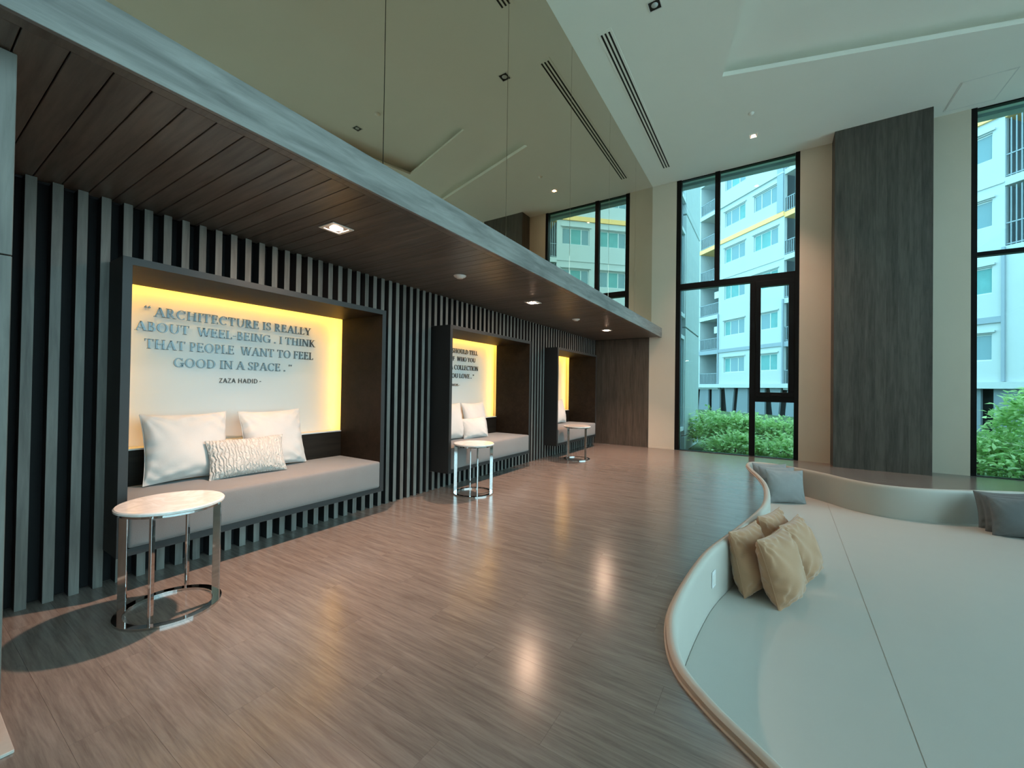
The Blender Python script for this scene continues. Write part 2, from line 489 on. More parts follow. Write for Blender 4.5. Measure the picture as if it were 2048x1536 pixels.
def mat_piece(x0, x1, name, label):
    box = [(x0(-1), -1), (x1(-1), -1), (x1(10), 10), (x0(10), 10)]
    v = ccw(inner) + box
    r = delaunay_2d_cdt([Vector(p) for p in v], [], [list(range(len(inner))), list(range(len(inner), len(v)))], 0, 1e-6)
    keep = [tuple(t) for t, o in zip(r[2], r[5]) if 0 in o and 1 in o]
    b2 = extrude_flat([tuple(p) for p in r[0]], keep, -0.45, -0.4)
    ed = [e for e in b2.edges if e.is_manifold and len(e.link_faces) == 2 and abs(e.link_faces[0].normal.z - e.link_faces[1].normal.z) > 0.5 and all(vv.co.z > -0.41 for vv in e.verts)]
    bmesh.ops.bevel(b2, geom=ed, offset=0.003, segments=2, affect='EDGES')
    me = bpy.data.meshes.new(name); b2.to_mesh(me); b2.free(); me.materials.append(M['mat'])
    return tag(link(name, me), label, 'floor mat', 'mats of the sunken lounge')
mat_piece(lambda y: 2.9, lambda y: SX(y) - 0.0001, 'floor_mat', 'cream vinyl mat in the sunken lounge under the tan pillows')
mat_piece(lambda y: SX(y) + 0.0001, lambda y: 8.5, 'floor_mat', 'wide cream vinyl mat on the window side of the sunken lounge')
base = MB().box(2.7, 8.6, 0.5, 8.9, -0.60, -0.452).obj('floor_pit_base', M['joint']); struct(base, 'screed under the sunken lounge')

# wall socket on the padded wall
k = min(range(len(PIT)), key=lambda i: (PIT[i][0] - 3.14) ** 2 + (PIT[i][1] - 3.55) ** 2)
t = (Vector(PIT[(k + 1) % len(PIT)]) - Vector(PIT[k - 1])).normalized()
inn = offset(PIT, -0.0585)[k]
so = tag(empty('wall_socket', (inn[0], inn[1], -0.175), math.atan2(t.y, t.x) + (0 if t.y > 0 else math.pi)), 'small white wall socket on the padded wall by the tan pillows', 'socket')
MB().bev(-0.042, 0.042, -0.009, 0.0, -0.062, 0.062, 0.003).obj('face_plate', M['socket'], so)
MB().bev(-0.026, 0.026, -0.013, -0.009, -0.04, 0.04, 0.002).obj('outlet_insert', M['white_metal'], so)

# ------------------------------------------------------------------ shell walls
struct(MB().box(-0.75, XR + 0.2, YB - 0.2, YB, -0.5, HC + 0.6).obj('wall_back', M['cream']), 'cream wall behind the viewer')
struct(MB().box(-0.75, -0.55, YB, D + 0.15, -0.5, HC + 0.6).obj('wall_left_core', M['black_board']), 'dark core wall behind the slats')
# window wall: wood panel, cream piers
wf = empty('wall_far'); struct(wf, 'window wall with cream piers')
MB().box(-0.55, 1.262, D, D + 0.25, 0, HC).obj('plaster', M['black_board'], wf)
for i in range(7):                                   # veneer panels below the canopy
    a, b_ = 0.0 + i * 0.18, min(0.0 + (i + 1) * 0.18, 1.262)
    MB().bev(-(b_ - a) / 2 + 0.0006, (b_ - a) / 2 - 0.0006, -0.012, 0.012, 0, ZC, 0.001).obj('veneer_board', M['panelwood'], wf, loc=((a + b_) / 2, D - 0.005, 0))
MB().box(1.262, 1.82, D - 0.002, D + 0.25, 0, HC).obj('pier', M['cream'], wf)
MB().box(4.04, 6.29, D, D + 0.25, 0, HC).obj('pier', M['cream'], wf)
MB().box(8.55, XR + 0.2, D, D + 0.25, 0, HC).obj('pier', M['cream'], wf)
struct(MB().box(1.27, 1.82, D - 0.012, D - 0.003, 0, 0.035).obj('baseboard_far', M['cream']), 'low cream skirting beside the tall window')
# dark veneer pillar between the windows
pil = tag(empty('veneer_pillar', (5.14, 9.22, 0)), 'tall dark grey wood veneer pillar between the two windows', 'pillar')
NV = 9
for i in range(NV):
    x0 = -0.622 + i * 1.244 / NV
    MB().box(x0 + 0.0004, x0 + 1.244 / NV - 0.0004, -0.19, 0.195, 0, HC - 0.001).obj('veneer_board', M['pillar'], pil)
# left column at the edge of the picture, on its stone plinth
col = tag(empty('wood_column', (0.64, 0.06, 0.012)), 'grey wood clad column end at the left edge before the slats', 'column')
MB().bev(-0.64, 0.64, -0.2, 0.2, 0.0, 1.733, 0.002).obj('cladding_board', M['slat'], col)
MB().bev(-0.64, 0.64, -0.2, 0.2, 1.737, ZC - 0.016, 0.002).obj('cladding_board', M['slat'], col)
pz_ = MB().bev(-0.64, 0.712, -0.26, 0.226, -0.012, 0.0, 0.002).obj('stone_plinth', M['stone'], col)
pz_['label'] = 'pale stone plinth'

# ------------------------------------------------------------------ ceiling with tray recess
def rect(c, e1, l1, e2, l2):
    c = Vector(c); return [tuple(c), tuple(c + e1 * l1), tuple(c + e1 * l1 + e2 * l2), tuple(c + e2 * l2)]
E1 = Vector((0.959, 0.284)); E2 = Vector((0.284, -0.959))
TRAY = [(2.955, 6.60), (8.6, 8.272), (8.6, -0.593), (5.369, -1.55)]
I0 = Vector((3.886, 5.84))
TR2 = rect(tuple(I0), E1, 2.147, E2, 6.4)
def skin(v2, fs, z, mbx):
    n = len(mbx.v); mbx.v += [(p[0], p[1], z) for p in v2]; mbx.f += [tuple(n + i for i in f) for f in fs]
def collar(poly, z0, z1, mbx):
    for i in range(len(poly)):
        a, b_ = poly[i - 1], poly[i]
        mbx.quad((*a, z0), (*b_, z0), (*b_, z1), (*a, z1))
ce = MB()
def grow(c, l1, l2, g):
    return rect(tuple(Vector(c) - E1 * g - E2 * g), E1, l1 + 2 * g, E2, l2 + 2 * g)
v2, fs = clip([(-0.55, YB), (XR + 0.2, YB), (XR + 0.2, D + 0.25), (-0.55, D + 0.25)], [TRAY])
skin(v2, fs, HC, ce)
collar(TRAY, HC, HC + 0.06, ce)                       # lip, then an open shadow cove round the tray
TRG = [(2.80, 6.75), (8.82, 8.53), (8.82, -0.76), (5.22, -1.83)]
v2, fs = clip(TRG, [TRAY]); skin(v2, fs, HC + 0.06, ce)
collar(TRG, HC + 0.06, HC + 0.20, ce)
v2, fs = clip(TRG, [TR2]); skin(v2, fs, HC + 0.20, ce)
collar(TR2, HC + 0.20, HC + 0.24, ce)
T2G = grow(tuple(I0), 2.147, 6.4, 0.18)
v2, fs = clip(T2G, [TR2]); skin(v2, fs, HC + 0.24, ce)
collar(T2G, HC + 0.24, HC + 0.36, ce)
skin(T2G, [(0, 1, 2, 3)], HC + 0.36, ce)
ceil = struct(ce.obj('ceiling', M['ceil']), 'off white ceiling with an angled tray recess')
struct(MB().box(-0.8, XR + 0.4, YB - 0.2, D + 0.4, HC + 0.5, HC + 0.6).obj('ceiling_slab', M['greyband']), 'concrete slab above the ceiling')
# access panel by the second window
ap = tag(empty('access_panel', (6.22, 8.92, HC)), 'flush square access panel in the ceiling above the right window', 'access panel')
MB().bev(-0.27, 0.27, -0.36, 0.36, -0.006, 0.0, 0.002).obj('panel_board', M['ceil'], ap)
for sx in (-0.283, 0.283):
    MB().box(sx - 0.006, sx + 0.006, -0.375, 0.375, -0.004, 0.0).obj('frame_strip', M['white_metal'], ap)
for sy in (-0.372, 0.372):
    MB().box(-0.28, 0.28, sy - 0.006, sy + 0.006, -0.004, 0.0).obj('frame_strip', M['white_metal'], ap)

# linear vents
def vent(y0, y1, label):
    v = tag(empty('ceiling_vent', (1.745, (y0 + y1) / 2, HC)), label, 'air vent', 'linear ceiling vents')
    L = (y1 - y0) / 2
    MB().bev(-0.095, 0.095, -L, L, -0.004, 0.0, 0.002).obj('vent_frame', M['ceil'], v)
    for k in (-1, 0, 1):
        MB().box(k * 0.050 - 0.0115, k * 0.050 + 0.0115, -L + 0.05, L - 0.05, -0.0055, -0.0035).obj('slot', M['lampblack'], v)
vent(4.955, 8.77, 'long three-slot white air vent in the ceiling near the tall window')
vent(0.25, 4.065, 'three-slot ceiling air vent nearer the viewer, seen in the mirror')

# downlights
def downlight(name, loc, size, lit, label, group, watts=0, spread=1.2, turn=0.0):
    d = tag(empty(name, loc, turn), label, 'downlight', group)
    s = size / 2; i_ = s * (0.72 if lit else 0.86)
    f = MB()
    f.box(-s, s, -s, -i_, -0.006, 0.0); f.box(-s, s, i_, s, -0.006, 0.0); f.box(-s, -i_, -i_, i_, -0.006, 0.0); f.box(i_, s, -i_, i_, -0.006, 0.0)
    f.obj('trim_frame', M['white_metal'], d)
    MB().box(-i_, i_, -i_, i_, -0.002, 0.0).obj('housing', M['lampblack'], d)
    r = s * 0.52
    MB().lathe([(0.0001, -0.010), (r * 0.6, -0.0085), (r, -0.003), (r, -0.002)], seg=24).obj('lens', M['lens'] if lit else M['lamp_off'], d, smooth=True)
    if lit:
        li = bpy.data.lights.new('lamp', 'SPOT'); li.energy = watts; li.color = (1.0, 0.63, 0.47)
        li.spot_size = spread; li.spot_blend = 1.0; li.shadow_soft_size = 0.03
        lo = bpy.data.objects.new('lamp', li); C.objects.link(lo); lo.parent = d; lo.location = (0, 0, -0.03)
    return d
for i, (yy, ll) in enumerate(((1.835, 'lit square downlight in the wood canopy over the first niche'), (4.815, 'lit square downlight in the wood canopy over the middle niche'), (7.785, 'lit square downlight in the wood canopy over the farthest niche'))):
    downlight('downlight', (0.835, yy, ZC - 0.004), 0.175, True, ll, 'canopy downlights', SPOT_W, 1.85)
downlight('downlight', (3.297, 8.43, HC), 0.13, True, 'lit ceiling downlight above the tall window', 'ceiling downlights', CEIL_W, 1.5)
downlight('downlight', (2.38, 4.94, HC), 0.15, False, 'unlit square black downlight in the ceiling beside the long vent', 'ceiling downlights')
downlight('downlight', (5.785, 4.93, HC + 0.36), 0.15, False, 'unlit square downlight in the ceiling tray, seen only in the mirror', 'ceiling downlights')
def detector(loc, r, label, mat):
    d = tag(empty('smoke_detector', loc), label, 'smoke detector', 'round ceiling detectors')
    MB().lathe([(0.0001, -0.028), (r * 0.55, -0.028), (r * 0.62, -0.020), (r * 0.95, -0.012), (r, -0.004), (r, 0.0)], seg=28).obj('cover', mat, d, smooth=True)
    MB().lathe([(r * 1.08, 0.0), (r * 1.08, -0.003), (r * 0.98, -0.0035)], seg=28).obj('base_ring', M['white_metal'], d)
detector((3.283, 7.72, HC), 0.045, 'round white detector on the ceiling behind the lit downlight', M['ceil'])
detector((5.11, 4.857, HC + 0.36), 0.05, 'round detector in the ceiling tray, seen only in the mirror', M['ceil'])
detector((0.811, 3.296, ZC - 0.004), 0.062, 'white round detector in the canopy between the first two niches', M['white_metal'])
detector((0.813, 6.328, ZC - 0.004), 0.062, 'white round detector in the canopy between the last two niches', M['white_metal'])

# ------------------------------------------------------------------ mirror bulkhead and canopy
bk = struct(MB().box(-0.55, XM - 0.012, YB, D, ZC + 0.03, HC).obj('wall_upper', M['black_board']), 'bulkhead above the canopy carrying the bronze mirror')
MPI = 1.545
ms = [1.868 + MPI * i for i in range(-5, 5)] + [D]
ms = [max(YB, ms[0])] + ms[1:]
for a, b_ in zip(ms[:-1], ms[1:]):
    L = (b_ - a) / 2
    MB().bev(-0.012, 0.0, -L + 0.003, L - 0.003, -(HC - ZT) / 2, (HC - ZT) / 2, 0.0015).obj('mirror_panel', M['mirror'], bk, loc=(XM, (a + b_) / 2, (HC + ZT) / 2))
can = empty('ceiling_canopy', (0.75, D / 2, ZC)); struct(can, 'wood canopy over the niches')
cl = Vector(can.location)
def cpart(mbx, name, mat, loc):
    return mbx.obj(name, mat, can, loc=Vector(loc) - cl)
YC0 = YB + 0.01
Lc = (D - YC0) / 2
cpart(MB().bev(-0.011, 0.011, -Lc, Lc, -(ZT - ZC) / 2, (ZT - ZC) / 2, 0.0015), 'fascia_board', M['fascia'], (XF - 0.011, YC0 + Lc, (ZT + ZC) / 2))
cpart(MB().bev(-0.026, 0.026, -Lc, Lc, -0.008, 0.008, 0.0015), 'border_board', M['soffit'], (XF - 0.022 - 0.027, YC0 + Lc, ZC + 0.008))
cpart(MB().box(-0.1, 0.1, -Lc, Lc, -0.004, 0.004), 'top_cover', M['fascia'], (XF - 0.122, YC0 + Lc, ZT - 0.006))
cpart(MB().box(-0.75, 0.75, -Lc, Lc, -0.004, 0.004), 'core_board', M['black_board'], (0.76, YC0 + Lc, ZC + 0.022))
PP = 0.1135
xw = (XF - 0.075 + 0.06) / 2
pm = MB().bev(-xw, xw, -PP / 2 + 0.002, PP / 2 - 0.002, -0.006, 0.006, 0.002).mesh('plank', M['soffit'])
yy = 0.473 - PP * 47 + PP / 2
while yy < D - PP * 0.4:
    link('plank', pm, can, Vector((XF - 0.0745 - xw, yy, ZC + 0.006)) - cl); yy += PP

# ------------------------------------------------------------------ slat wall and niches
NY = [0.80, 3.79, 6.78]; NW = 2.0; NZ0, NZ1 = 0.235, 2.07
wl = empty('wall_left', (0, 0, 0)); struct(wl, 'wall of vertical grey oak slats on black')
bb = MB()
edges = [0.26] + [e for n in NY for e in (n, n + NW)] + [D]
for a, b_ in zip(edges[::2], edges[1::2]): bb.box(-0.13, -0.10, a, b_, 0, ZC)
for n in NY:
    bb.box(-0.13, -0.10, n, n + NW, 0, NZ0); bb.box(-0.13, -0.10, n, n + NW, NZ1, ZC)
bb.obj('backing_board', M['black_board'], wl)
struct(MB().box(-0.13, -0.02, YB, -0.2, 0, ZC).obj('wall_left_rear', M['panelwood']), 'veneer wall before the column')
SW, SP = 0.0455, 0.1043
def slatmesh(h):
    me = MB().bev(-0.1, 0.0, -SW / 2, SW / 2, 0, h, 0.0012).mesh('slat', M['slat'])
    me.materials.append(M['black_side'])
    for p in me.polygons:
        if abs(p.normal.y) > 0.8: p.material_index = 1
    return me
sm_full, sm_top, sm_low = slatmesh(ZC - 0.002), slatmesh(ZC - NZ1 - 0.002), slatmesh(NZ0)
i = -1
while True:
    yc = 0.444 + SW / 2 + SP * i
    i += 1
    if yc > D - 0.08: break
    if any(n - 0.012 < yc < n + NW + 0.012 for n in NY):
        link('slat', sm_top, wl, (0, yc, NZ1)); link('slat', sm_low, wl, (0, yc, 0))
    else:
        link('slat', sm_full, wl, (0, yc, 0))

T = 0.045
XBK = -0.40; PX = -0.52
def niche(y0, label):
    n = tag(empty('niche_bench', (0, y0 + NW / 2, NZ0)), label, 'bench niche', 'box niches in the slat wall')
    h = NW / 2; H = NZ1 - NZ0
    # four frame boards with a narrow charcoal front edge
    for nm, b_ in (('side_board', (-h, -h + T, 0, H)), ('side_board', (h - T, h, 0, H)), ('top_board', (-h + T, h - T, H - T, H)), ('bottom_board', (-h + T, h - T, 0, T))):
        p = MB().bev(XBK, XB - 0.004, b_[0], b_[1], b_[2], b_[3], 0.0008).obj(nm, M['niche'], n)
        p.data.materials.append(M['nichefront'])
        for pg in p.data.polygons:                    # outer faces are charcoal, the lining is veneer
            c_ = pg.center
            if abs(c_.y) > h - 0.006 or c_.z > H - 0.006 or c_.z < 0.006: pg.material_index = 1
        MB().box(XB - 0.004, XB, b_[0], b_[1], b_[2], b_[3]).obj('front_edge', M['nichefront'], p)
    # light cove casing round the back, then the white panel
    g = 0.06
    cs = MB()
    cs.box(-0.54, XBK + 0.03, -h - g - 0.01, -h - g, 0.5, H + g + 0.01); cs.box(-0.54, XBK + 0.03, h + g, h + g + 0.01, 0.5, H + g + 0.01)
    cs.box(-0.54, XBK + 0.03, -h - g, h + g, H + g, H + g + 0.01); cs.box(-0.545, -0.535, -h - g, h + g, 0, H + g)
    cs.box(XBK + 0.02, XBK + 0.03, -h - g, -h, 0.5, H + g); cs.box(XBK + 0.02, XBK + 0.03, h, h + g, 0.5, H + g); cs.box(XBK + 0.02, XBK + 0.03, -h, h, H, H + g)
    cs.obj('cove_casing', M['white_panel'], n)
    MB().bev(PX - 0.012, PX, -h - g + 0.002, h + g - 0.002, 0.50, H + g - 0.002, 0.002).obj('back_panel', M['white_panel'], n)
    zb = 0.812 - NZ0
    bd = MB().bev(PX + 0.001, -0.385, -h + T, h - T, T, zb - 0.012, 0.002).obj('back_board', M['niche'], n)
    MB().bev(PX + 0.001, -0.384, -h + T, h - T, zb - 0.012, zb, 0.001).obj('ledge', M['white_panel'], bd)
    # amber light strips hidden behind the side and top boards
    for nm, b_ in (('light_strip', (-h - g + 0.004, -h - g + 0.012, zb, H)), ('light_strip', (h + g - 0.012, h + g - 0.004, zb, H)), ('light_strip', (-h, h, H + g - 0.012, H + g - 0.004))):
        MB().box(-0.425, -0.405, b_[0], b_[1], b_[2], b_[3]).obj(nm, M['led'], n)
    return n
niche(NY[0], 'large dark box niche nearest the viewer with a full quote')
niche(NY[1], 'middle dark box niche with a partly hidden quote')
niche(NY[2], 'farthest dark box niche next to the veneer wall')

# bench cushions
def bench(y0, label):
    o = empty('bench_cushion', (-0.06, y0 + NW / 2, NZ0 + T)); tag(o, label, 'cushion', 'grey bench cushions')
    x0, x1, l, h = -0.32, 0.33, NW / 2 - T - 0.004, 0.26
    bm = bmesh.new()
    nx, ny, nz = 10, 40, 6
    bmesh.ops.create_cube(bm, size=1)
    bmesh.ops.subdivide_edges(bm, edges=bm.edges, cuts=7, use_grid_fill=True)
    for v in bm.verts:
        c = v.co * 2
        r = 0.10
        bx = x0 + (x1 - x0) * (c.x + 1) / 2; by = c.y * l; bz = h * (c.z + 1) / 2
        v.co = (bx, by, bz)
    bmesh.ops.bevel(bm, geom=[e for e in bm.edges if len(e.link_faces) == 2 and e.link_faces[0].normal.dot(e.link_faces[1].normal) < 0.3], offset=0.022, segments=4, affect='EDGES', profile=0.6)
    for v in bm.verts:
        u = v.co.y / l; s = (v.co.x - x0) / (x1 - x0)
        if v.co.z > h * 0.5: v.co.z += 0.012 * (1 - u ** 4) * max(0, 1 - (2 * s - 1) ** 4)
        if v.co.x > 0.2: v.co.x += 0.012 * (1 - u ** 6) * max(0, 1 - ((v.co.z / h) * 2 - 1) ** 4)
    me = bpy.data.meshes.new('cushion_body'); bm.to_mesh(me); bm.free(); me.materials.append(M['cushion'])
    for p in me.polygons: p.use_smooth = True
    link('cushion_body', me, o)
    for zz in (0.022, h - 0.020):
        MB().tube([(x1 - 0.004 + 0.004 * (1 - (k / 10) ** 2), l * 0.985 * k / 10, zz) for k in range(-10, 11)], 0.0035, 6).obj('piping', M['cushion'], o, smooth=True)
bench(NY[0], 'long grey bench cushion in the niche nearest the viewer')
bench(NY[1], 'grey bench cushion in the middle niche')
bench(NY[2], 'grey bench cushion in the farthest niche')

# ------------------------------------------------------------------ lettering
TH, TN, SE = 0.17, 0.075, 0.055      # thick stem, thin stem, serif height (cap height = 1)
def glyph(ch, serif=True):
    """list of 2D polygons, advance width"""
    P = []
    th, tn = (TH, TN) if serif else (0.13, 0.12)
    def R(x0, x1, y0, y1): P.append([(x0, y0), (x1, y0), (x1, y1), (x0, y1)])
    def S(xc, yb, wd=0.36):
        if serif: R(xc - wd / 2, xc + wd / 2, yb, yb + SE)
    def V(xc, wd, y0=0, y1=1, s0=True, s1=True):
        R(xc - wd / 2, xc + wd / 2, y0, y1)
        if s0: S(xc, y0)
        if s1: S(xc, y1 - SE)
    def DG(x0, y0, x1, y1, wd): P.append([(x0 - wd / 2, y0), (x0 + wd / 2, y0), (x1 + wd / 2, y1), (x1 - wd / 2, y1)])
    def ARC(cx, cy, rx, ry, a0, a1, n=14, tk=None, tt=None):
        tk = tk or th; tt = tt or tn
        for i in range(n):
            q = []
            for a in (a0 + (a1 - a0) * i / n, a0 + (a1 - a0) * (i + 1) / n):
                r = math.radians(a); wx = tt + (tk - tt) * abs(math.cos(r)) ** 1.5
                q.append(((cx + rx * math.cos(r), cy + ry * math.sin(r)), (cx + (rx - wx) * math.cos(r), cy + (ry - wx) * math.sin(r))))
            P.append([q[0][0], q[1][0], q[1][1], q[0][1]])
    A = 0.7
    if ch == 'A':
        DG(0.10, 0, 0.45, 1, tn * 1.2); DG(0.80, 0, 0.45, 1, th * 1.15); R(0.22, 0.66, 0.30, 0.30 + tn); S(0.10, 0, 0.3); S(0.80, 0, 0.36); A = 0.92
    elif ch == 'B':
        V(0.17, th, s0=False, s1=False); R(0.0, 0.35, 0, SE) if serif else 0; R(0.0, 0.35, 1 - SE, 1) if serif else 0
        R(0.17, 0.36, 1 - tn, 1); R(0.17, 0.38, 0.5, 0.5 + tn); R(0.17, 0.40, 0, tn); ARC(0.34, 0.765, 0.24, 0.235, -90, 90); ARC(0.37, 0.27, 0.29, 0.27, -90, 90); A = 0.70
    elif ch == 'C':
        ARC(0.48, 0.5, 0.45, 0.52, 48, 312, 20); R(0.74, 0.74 + tn, 0.70, 0.98) if serif else 0; A = 0.88
    elif ch == 'D':
        V(0.17, th, s0=False, s1=False)
        if serif: R(0, 0.3, 0, SE); R(0, 0.3, 1 - SE, 1)
        R(0.17, 0.40, 1 - tn, 1); R(0.17, 0.40, 0, tn); ARC(0.38, 0.5, 0.47, 0.5, -90, 90, 18); A = 0.92
    elif ch in 'EF':
        V(0.17, th, s0=(ch == 'F'), s1=False)
        if serif: R(0, 0.2, 1 - SE, 1)
        R(0.17, 0.62, 1 - tn, 1); R(0.17, 0.52, 0.5, 0.5 + tn)
        if serif: R(0.62 - tn, 0.62, 0.80, 1); R(0.52 - tn * .8, 0.52, 0.42, 0.66)
        if ch == 'E':
            R(0.0 if serif else 0.17, 0.66, 0, tn)
            if serif: R(0.66 - tn, 0.66, 0, 0.22)
        A = 0.72 if ch == 'E' else 0.68
    elif ch == 'G':
        ARC(0.48, 0.5, 0.45, 0.52, 48, 330, 20); R(0.74, 0.74 + th * .9, 0.02, 0.46); S(0.80, 0.42, 0.36)
        if serif: R(0.76, 0.76 + tn, 0.72, 0.98)
        A = 0.98
    elif ch == 'H':
        V(0.19, th); V(0.76, th); R(0.19, 0.76, 0.48, 0.48 + tn); A = 0.95
    elif ch == 'I':
        V(0.19, th); A = 0.38
    elif ch == 'K':
        V(0.19, th); DG(0.28, 0.44, 0.66, 1, tn * 1.3); DG(0.74, 0, 0.36, 0.52, th * 1.1); S(0.68, 1 - SE, 0.32); S(0.78, 0, 0.30); A = 0.88
    elif ch == 'L':
        V(0.17, th, s0=False)
        R(0.0 if serif else 0.17, 0.62, 0, tn)
        if serif: R(0.62 - tn, 0.62, 0, 0.24)
        A = 0.66
    elif ch == 'N':
        V(0.15, tn * 1.2, s0=True, s1=False); V(0.80, tn * 1.2, s0=False, s1=True); DG(0.80, 0, 0.15, 1, th * 1.25); A = 0.96
        if serif: R(-0.02, 0.2, 1 - SE, 1)
    elif ch == 'O':
        ARC(0.49, 0.5, 0.47, 0.52, 0, 360, 26); A = 1.0
    elif ch in 'PR':
        V(0.17, th, s1=False)
        if serif: R(0, 0.2, 1 - SE, 1)
        R(0.17, 0.38, 1 - tn, 1); R(0.17, 0.38, 0.44, 0.44 + tn); ARC(0.36, 0.72, 0.27, 0.28, -90, 90); A = 0.66
        if ch == 'R': DG(0.70, 0, 0.36, 0.48, th * 1.1); S(0.76, 0, 0.26); A = 0.82
    elif ch == 'S':
        ARC(0.30, 0.755, 0.26, 0.265, 40, 270, 14, th * .9); ARC(0.30, 0.255, 0.28, 0.275, -150, 90, 16, th * .9)
        if serif: R(0.47, 0.47 + tn, 0.74, 0.98); R(0.02, 0.02 + tn, 0.02, 0.28)
        A = 0.62
    elif ch == 'T':
        V(0.40, th, s1=False); R(0.02, 0.78, 1 - tn, 1)
        if serif: R(0.02, 0.02 + tn, 0.76, 1); R(0.78 - tn, 0.78, 0.76, 1)
        A = 0.82
    elif ch == 'U':
        V(0.19, th, 0.3, 1, s0=False); V(0.78, tn * 1.3, 0.3, 1, s0=False); ARC(0.47, 0.34, 0.36, 0.36, 180, 360, 16); A = 0.94
    elif ch == 'V':
        DG(0.44, 0, 0.10, 1, th * 1.15); DG(0.44, 0, 0.78, 1, tn * 1.2); S(0.12, 1 - SE, 0.34); S(0.78, 1 - SE, 0.3); A = 0.88
    elif ch == 'W':
        DG(0.36, 0, 0.10, 1, th * 1.1); DG(0.36, 0, 0.64, 1, tn * 1.2); DG(0.88, 0, 0.62, 1, th * 1.1); DG(0.88, 0, 1.16, 1, tn * 1.2)
        S(0.12, 1 - SE, 0.34); S(0.62, 1 - SE, 0.3); S(1.16, 1 - SE, 0.28); A = 1.26
    elif ch == 'Y':
        V(0.42, th, 0, 0.46, s1=False); DG(0.42, 0.42, 0.10, 1, th * 1.1); DG(0.42, 0.42, 0.74, 1, tn * 1.2); S(0.12, 1 - SE, 0.32); S(0.74, 1 - SE, 0.28); A = 0.84
    elif ch == 'Z':
        R(0.05, 0.62, 1 - tn, 1); R(0.03, 0.64, 0, tn); DG(0.12, tn, 0.54, 1 - tn, th); A = 0.68
    elif ch == '.':
        R(0.04, 0.22, 0, 0.18); A = 0.28
    elif ch == '-':
        R(0.04, 0.36, 0.36, 0.36 + tn * 1.3); A = 0.42
    elif ch in '“”':
        for dx in (0, 0.24):
            ARC(dx + 0.10, 0.88, 0.09, 0.09, 0, 360, 10, 0.085, 0.085)
            s = -1 if ch == '”' else 1
            P.append([(dx + 0.10 - 0.09 * s * -s * -s if False else dx + (0.01 if s > 0 else 0.19), 0.88), (dx + (0.06 if s > 0 else 0.14), 0.88), (dx + (0.17 if s > 0 else 0.10), 0.88 + 0.20 * s), (dx + (0.13 if s > 0 else 0.06), 0.88 + 0.20 * s)])
        A = 0.5
    return P, A
def write(parent, text, ya, yb, z, h, mat, serif=True, x=-0.5195, depth=0.010):
    f_ = (CAM.x - x) / (CAM.x + 0.45)          # sizes below were read on a plane 7 cm in front of the panel
    ya, yb, z, h = ya * f_, yb * f_, CAM.z + (z - CAM.z) * f_, h * f_
    _write(parent, text, ya, yb, z, h, mat, serif, x, depth)
def _write(parent, text, ya, yb, z, h, mat, serif, x, depth):
    """text spans ya..yb along the wall; letters stand proud of the white panel"""
    adv = []; tot = 0
    for ch in text:
        a = 0.34 if ch == ' ' else glyph(ch, serif)[1] + (0.05 if serif else 0.06)
        adv.append(a); tot += a
    s = (yb - ya) / tot
    pen = ya
    pl_ = parent.location
    for ch, a in zip(text, adv):
        if ch != ' ':
            mbx = MB()
            for poly in glyph(ch, serif)[0]:
                q = [(p[0] * s, p[1] * h) for p in poly]
                n = len(mbx.v); k = len(q)
                mbx.v += [(0.004, a_, b_) for a_, b_ in q] + [(depth, a_, b_) for a_, b_ in q]
                mbx.f.append(tuple(n + i for i in range(k))[::-1]); mbx.f.append(tuple(n + k + i for i in range(k)))
                for i in range(k):
                    j = (i + 1) % k; mbx.f.append((n + i, n + j, n + k + j, n + k + i))
            nm = 'letter' if ch.isalpha() else 'punctuation_mark'
            mbx.obj(nm, mat, parent, loc=(x - pl_[0], pen - pl_[1], z - pl_[2]))
        pen += a * s
q1 = tag(empty('wall_lettering', (PX, 1.75, 1.30)), 'raised steel quote on architecture and well-being in the nearest niche', 'lettering')
write(q1, '“', 1.094, 1.145, 1.812, 0.074, M['letters'])
write(q1, 'ARCHITECTURE IS REALLY', 1.155, 2.425, 1.812, 0.074, M['letters'])
write(q1, 'ABOUT  WEEL-BEING . I THINK', 1.045, 2.475, 1.695, 0.072, M['letters'])
write(q1, 'THAT PEOPLE  WANT TO FEEL', 1.10, 2.458, 1.562, 0.075, M['letters'])
write(q1, 'GOOD IN A SPACE . ”', 1.282, 2.240, 1.430, 0.072, M['letters'])
write(q1, 'ZAZA HADID -', 1.603, 1.950, 1.309, 0.040, M['letters_dark'], serif=False)
q2 = tag(empty('wall_lettering', (PX, 4.8, 1.30)), 'raised steel quote ending in LOVE in the middle niche', 'lettering')
write(q2, 'SHOULD TELL', 4.640, 5.272, 1.817, 0.070, M['letters'])
write(q2, 'OF  WHO YOU', 4.585, 5.216, 1.700, 0.068, M['letters'])
write(q2, 'A COLLECTION', 4.600, 5.292, 1.567, 0.072, M['letters'])
write(q2, 'YOU LOVE . ”', 4.570, 5.190, 1.440, 0.068, M['letters'])
write(q2, 'RKUS -', 4.640, 4.835, 1.316, 0.036, M['letters_dark'], serif=False)

